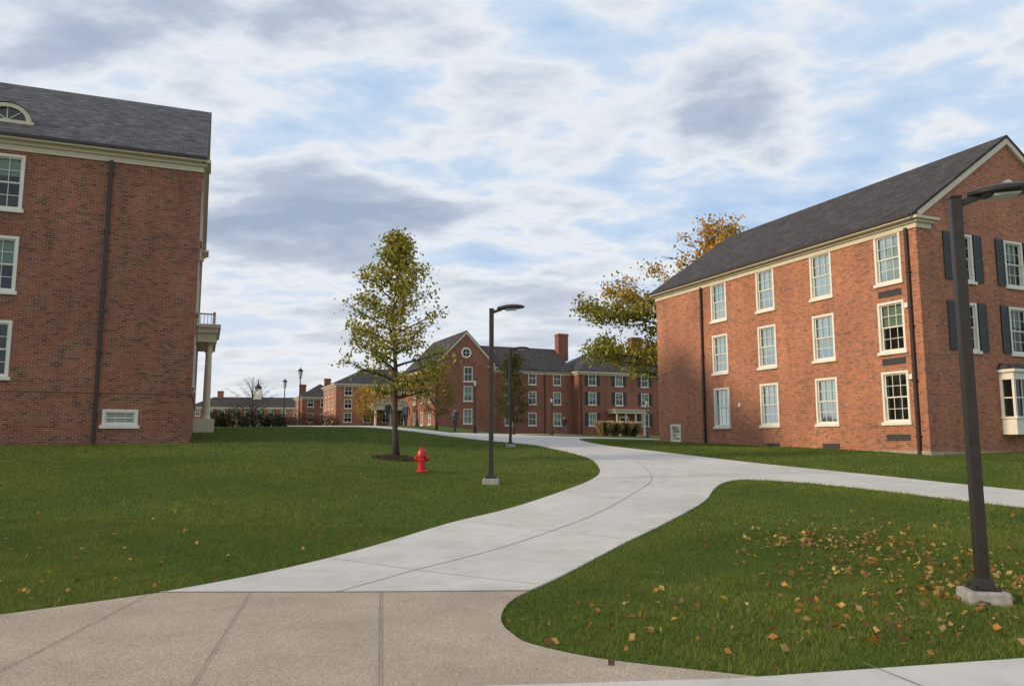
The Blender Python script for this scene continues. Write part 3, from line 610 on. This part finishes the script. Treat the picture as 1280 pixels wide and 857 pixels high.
# ------------------------------------------------------------ street furniture
def lamp(x,y,rot=0,h=4.28):
    z=H(x,y);root=empty('street_lamp',(x,y,z),rot)
    b=MB();b.hexa([(-.22,-.22,-.3),(.22,-.22,-.3),(.22,.22,-.3),(-.22,.22,-.3),(-.2,-.2,.13),(.2,-.2,.13),(.2,.2,.13),(-.2,.2,.13)]);b.obj('concrete_footing',M['concbase'],root,bevel=.025)
    p=MB();s=.057;p.box(-s,s,-s,s,.12,h);p.obj('pole',M['bronze'],root,bevel=.008)
    p=MB();p.box(-.13,.13,-.13,.13,.132,.15);p.hexa([(-.1,-.1,.15),(.1,-.1,.15),(.1,.1,.15),(-.1,.1,.15),(-.075,-.075,.25),(.075,-.075,.25),(.075,.075,.25),(-.075,.075,.25)])
    for sx in(-1,1):
        for sy in(-1,1):p.lathe([(.014,.15),(.014,.19)],6,(sx*.112,sy*.112))
    p.obj('base_cover',M['bronze'],root)
    a=MB();a.box(-.06,.06,-.06,.06,h+.003,h+.03)
    a.hexa([(.03,-.035,h-.1),(.26,-.035,h-.02),(.26,.035,h-.02),(.03,.035,h-.1),(.03,-.035,h-.03),(.26,-.035,h+.05),(.26,.035,h+.05),(.03,.035,h-.03)])
    a.obj('arm',M['bronze'],root,bevel=.005)
    hd=MB();prof=[(.14,.05,.02,.05),(.24,.13,-.015,.08),(.4,.185,-.025,.10),(.6,.19,-.02,.095),(.74,.15,-.0,.07),(.82,.06,.02,.045)]
    rings=[]
    for xx,w,zb,zt in prof:
        i0=len(hd.v)
        for k in range(12):
            th=2*math.pi*k/12;cy=math.cos(th)*w;sz=math.sin(th)
            hd.v.append((xx,cy,h+.02+(zt*sz if sz>0 else zb*(-sz)*1.0)+(xx-.2)*.06))
        rings.append(i0)
    for r0,r1 in zip(rings,rings[1:]):
        for k in range(12):hd.f.append((r0+k,r0+(k+1)%12,r1+(k+1)%12,r1+k))
    hd.f.append(tuple(rings[0]+k for k in range(12)));hd.f.append(tuple(rings[-1]+k for k in range(12))[::-1])
    hd.obj('lamp_head',M['bronze'],root,smooth=True)
    l=MB();l.hexa([(.36,-.11,h-.015),(.62,-.11,h+.0),(.62,.11,h+.0),(.36,.11,h-.015),(.36,-.11,h+.01),(.62,-.11,h+.02),(.62,.11,h+.02),(.36,.11,h+.01)]);l.obj('lens',M['lens'],root)
lamp(4.86,8.26,math.radians(-12));lamp(-.51,19.12,0);lamp(-.07,34.1,math.radians(10))
def post(x,y,h=4.0,name='lantern_post'):
    root=empty(name,(x,y,H(x,y)));b=MB()
    b.lathe([(.2,-.1),(.2,.1),(.13,.2),(.11,.5),(.07,.6),(.05,.8),(.042,h-.8),(.07,h-.76),(.05,h-.72)],12)
    b.lathe([(.2,h-.22),(.22,h-.2),(.12,h-.05),(.03,h),(.015,h+.12)],12)
    for k in range(4):
        a=k*math.pi/2+.78;b.tube([(math.cos(a)*.1,math.sin(a)*.1,h-.72),(math.cos(a)*.18,math.sin(a)*.18,h-.2)],[.012,.012],4)
    b.lathe([(.11,h-.73),(.11,h-.7)],12);b.obj('post',M['black'],root)
    g=MB();g.lathe([(.09,h-.7),(.16,h-.22)],12);g.obj('globe',M['lens'],root)
for x,y,h in((-16.4,60,4.4),(-20.8,71,4.2),(-2.85,60,4.3),(4.3,84,4.1),(13.5,78,3.9),(15.2,88,3.9),(-8.3,68,4.3)):post(x,y,h)
root=empty('fire_hydrant',(-2.47,21.44,H(-2.47,21.44)));b=MB()
b.lathe([(.13,-.1),(.13,.0),(.165,.01),(.165,.045),(.11,.06),(.105,.3),(.105,.42),(.14,.43),(.14,.47),(.125,.48),(.12,.52),(.1,.58),(.06,.625),(.035,.635),(.035,.68),(.0,.685)],18)
for s,rr2,l in((1,.055,.19),(-1,.055,.19)):
    b.tube([(0,0,.36),(s*l*.75,0,.36)],[rr2,rr2],12);b.tube([(s*l*.7,0,.36),(s*l,0,.36)],[.07,.07],6);b.tube([(s*l,0,.36),(s*(l+.03),0,.36)],[.022,.022],5)
b.tube([(0,0,.33),(0,-.17,.33)],[.075,.075],12);b.tube([(0,-.16,.33),(0,-.21,.33)],[.092,.092],8);b.tube([(0,-.21,.33),(0,-.24,.33)],[.024,.024],5)
for k in range(8):
    a=k*math.pi/4+.2;b.tube([(math.cos(a)*.145,math.sin(a)*.145,.04),(math.cos(a)*.145,math.sin(a)*.145,.07)],[.012,.012],6)
    b.tube([(math.cos(a)*.128,math.sin(a)*.128,.41),(math.cos(a)*.128,math.sin(a)*.128,.49)],[.011,.011],6)
b.obj('body',M['red'],root,smooth=False,bevel=.003)
nr=np.random.default_rng(3);n=3500;a=nr.random(n)*6.283;rad=np.sqrt(nr.random(n))*.75;c=np.stack([np.cos(a)*rad-3.72,np.sin(a)*rad+25.14,np.zeros(n)],-1);c[:,2]=Hv(c[:,0],c[:,1])+.03+.07*(1-(rad/.75)**2)
fast('mulch_bed',leafquads(c,.09,.5,.4),4,np.repeat(np.array([[.10,.075,.056]])*(.5+nr.random((n,1))),4,0),M['leaf'])
# ------------------------------------------------------------ people
skin=plain('skin',(.42,.25,.17),.5);hair=plain('hair',(.03,.02,.015),.6);shoe=plain('shoes',(.02,.02,.02),.5)
def person(x,y,rot,top,bot,stride=.18,armsw=.12,bend=0,seed=0,backpack=False):
    J={'pel':(0,0,.95,.125),'wai':(0,.0,1.1,.12),'che':(0,.01,1.3,.145),'nk0':(0,0,1.45,.075),'nk':(0,-.01,1.52,.052),'h0':(0,-.025,1.6,.078),'h1':(0,-.015,1.68,.092),'h2':(0,-.01,1.75,.06)}
    E=[('pel','wai'),('wai','che'),('che','nk0'),('nk0','nk'),('nk','h0'),('h0','h1'),('h1','h2')]
    for s,n_ in((1,'L'),(-1,'R')):
        st=stride*s
        J['hip'+n_]=(s*.1,0,.88,.095);J['kn'+n_]=(s*.1,-st*.6-.02,.49,.062);J['an'+n_]=(s*.1,-st+ .03,.09,.042);J['to'+n_]=(s*.11,-st-.14,.045,.038)
        J['sh'+n_]=(s*.18,0,1.42,.062);J['el'+n_]=(s*.235,armsw*s*.6+.02,1.14,.045);J['wr'+n_]=(s*.24,armsw*s*1.0-.06,.9,.03);J['ha'+n_]=(s*.235,armsw*s-.08,.8,.034)
        E+=[('pel','hip'+n_),('hip'+n_,'kn'+n_),('kn'+n_,'an'+n_),('an'+n_,'to'+n_),('nk0','sh'+n_),('sh'+n_,'el'+n_),('el'+n_,'wr'+n_),('wr'+n_,'ha'+n_)]
    K=list(J);me=bpy.data.meshes.new('body');me.from_pydata([J[k][:3] for k in K],[(K.index(a),K.index(b)) for a,b in E],[])
    o=bpy.data.objects.new('tmp',me);COLL.objects.link(o);md=o.modifiers.new('s','SKIN');md.use_smooth_shade=True
    for i,k in enumerate(K):
        sv=me.skin_vertices[0].data[i];r_=J[k][3];sv.radius=(r_*(1.15 if k in('che','wai','pel') else 1),r_*(.8 if k in('che','wai','pel') else 1));sv.use_root=(k=='pel')
    o.modifiers.new('ss','SUBSURF').levels=2
    dg=bpy.context.evaluated_depsgraph_get();m2=bpy.data.meshes.new_from_object(o.evaluated_get(dg));bpy.data.objects.remove(o)
    for mm in(bot,top,skin,hair,shoe):m2.materials.append(mm)
    for p in m2.polygons:
        c=p.center;k=0 if c.z<.92 else 1
        if c.z<.1:k=4
        if c.z>1.5:k=2
        if c.z>1.69 or(c.z>1.56 and c.y>.02):k=3
        if abs(c.x)>.17 and c.z>.7:k=2 if c.z<.89 else 1
        p.material_index=k
    root=empty('person',(x,y,H(x,y)+.02),rot);ob=bpy.data.objects.new('body',m2);link(ob,root)
    f=MB();f.tube([(0,-.1,1.655),(0,-.125,1.63)],[.012,.016],6);f.obj('nose',skin,root)
    e=MB()
    for s in(-1,1):e.lathe([(.004,1.655),(.011,1.662),(.004,1.67)],6,(s*.032,-.1))
    e.obj('eyes',hair,root)
    if backpack:
        q=MB();q.hexa([(-.15,.1,1.05),(.15,.1,1.05),(.13,.25,1.07),(-.13,.25,1.07),(-.14,.1,1.45),(.14,.1,1.45),(.11,.2,1.43),(-.11,.2,1.43)]);q.obj('backpack',shoe,root,bevel=.03)
dk=plain('jacket_dark',(.02,.022,.03),.8);bl_=plain('jeans',(.05,.08,.15),.8);gr=plain('jacket_blue',(.05,.07,.13),.8)
person(-9.0,56.5,.3,dk,bl_,.2,seed=1);person(-7.75,56.9,-.2,gr,dk,.16,seed=2);person(-4.1,56.0,2.8,gr,dk,.16,seed=3,backpack=True);person(4.9,73,0,dk,bl_,.2,seed=4)
# ------------------------------------------------------------ light, sky
sd=Vector((-.93,-.37,0)).normalized();el=math.radians(21);sv=Vector((sd.x*math.cos(el),sd.y*math.cos(el),math.sin(el)))
su=bpy.data.lights.new('sun','SUN');su.energy=3.1;su.angle=math.radians(5);su.color=(1,.79,.54);so=bpy.data.objects.new('sun',su);so.rotation_euler=sv.to_track_quat('Z','Y').to_euler();COLL.objects.link(so)
w=bpy.data.worlds.new('World');scene.world=w;w.use_nodes=True;nt=w.node_tree
for n in list(nt.nodes):nt.nodes.remove(n)
out=N(nt,'ShaderNodeOutputWorld');sky=N(nt,'ShaderNodeTexSky',sky_type='NISHITA');sky.sun_disc=False;sky.sun_elevation=el;sky.sun_rotation=math.atan2(sd.x,sd.y)%(2*math.pi)
bg=N(nt,'ShaderNodeBackground');bg.inputs[1].default_value=.1;L(nt,sky.outputs[0],bg.inputs[0])
tc=N(nt,'ShaderNodeTexCoord');sp=N(nt,'ShaderNodeSeparateXYZ');L(nt,tc.outputs['Generated'],sp.inputs[0])
mz=N(nt,'ShaderNodeMath',operation='MAXIMUM');mz.inputs[1].default_value=0;L(nt,sp.outputs[2],mz.inputs[0])
az=N(nt,'ShaderNodeMath',operation='ADD');az.inputs[1].default_value=.14;L(nt,mz.outputs[0],az.inputs[0])
dx=N(nt,'ShaderNodeMath',operation='DIVIDE');L(nt,sp.outputs[0],dx.inputs[0]);L(nt,az.outputs[0],dx.inputs[1])
dy=N(nt,'ShaderNodeMath',operation='DIVIDE');L(nt,sp.outputs[1],dy.inputs[0]);L(nt,az.outputs[0],dy.inputs[1])
cb=N(nt,'ShaderNodeCombineXYZ');L(nt,dx.outputs[0],cb.inputs[0]);L(nt,dy.outputs[0],cb.inputs[1])
mp=N(nt,'ShaderNodeMapping');mp.inputs['Location'].default_value=(3.1,1.7,0);mp.inputs['Rotation'].default_value=(0,0,.3);mp.inputs['Scale'].default_value=(.85,1.1,1);L(nt,cb.outputs[0],mp.inputs[0])
n1=noise(nt,mp.outputs[0],1.9,8,.58);n1.inputs['Distortion'].default_value=.12
n2=noise(nt,mp.outputs[0],.8,3,.5)
ma=N(nt,'ShaderNodeMath',operation='MULTIPLY');ma.inputs[1].default_value=.62;L(nt,n1.outputs[0],ma.inputs[0])
hf=N(nt,'ShaderNodeMath',operation='MULTIPLY_ADD');hf.inputs[1].default_value=.38;L(nt,n2.outputs[0],hf.inputs[0]);L(nt,ma.outputs[0],hf.inputs[2])
rc=ramp(nt,hf.outputs[0],[(.39,(.46,.63,.88)),(.445,(.62,.75,.92)),(.485,(.87,.90,.94)),(.515,(.74,.79,.87)),(.555,(.52,.59,.71)),(.62,(.38,.46,.60))],'LINEAR')
bc=N(nt,'ShaderNodeBackground');bc.inputs[1].default_value=1.0
hz=N(nt,'ShaderNodeMapRange');hz.inputs[1].default_value=0;hz.inputs[2].default_value=.26;hz.inputs[3].default_value=.8;hz.inputs[4].default_value=0;L(nt,sp.outputs[2],hz.inputs[0])
L(nt,mixc(nt,hz.outputs[0],rc.outputs[0],(.88,.89,.90)),bc.inputs[0])
mx=N(nt,'ShaderNodeMixShader');mx.inputs[0].default_value=.93;L(nt,bg.outputs[0],mx.inputs[1]);L(nt,bc.outputs[0],mx.inputs[2]);L(nt,mx.outputs[0],out.inputs[0])
# ------------------------------------------------------------ camera
cam=bpy.data.cameras.new('camera');cam.sensor_width=36;cam.lens=36*970/1280;cam.clip_end=6000;cam.clip_start=.05
co=bpy.data.objects.new('camera',cam);co.location=(0,0,1.65);co.rotation_euler=(math.pi/2+math.atan(122/970),0,0);COLL.objects.link(co);scene.camera=co
scene.view_settings.view_transform='Standard';scene.view_settings.look='None';scene.view_settings.exposure=0
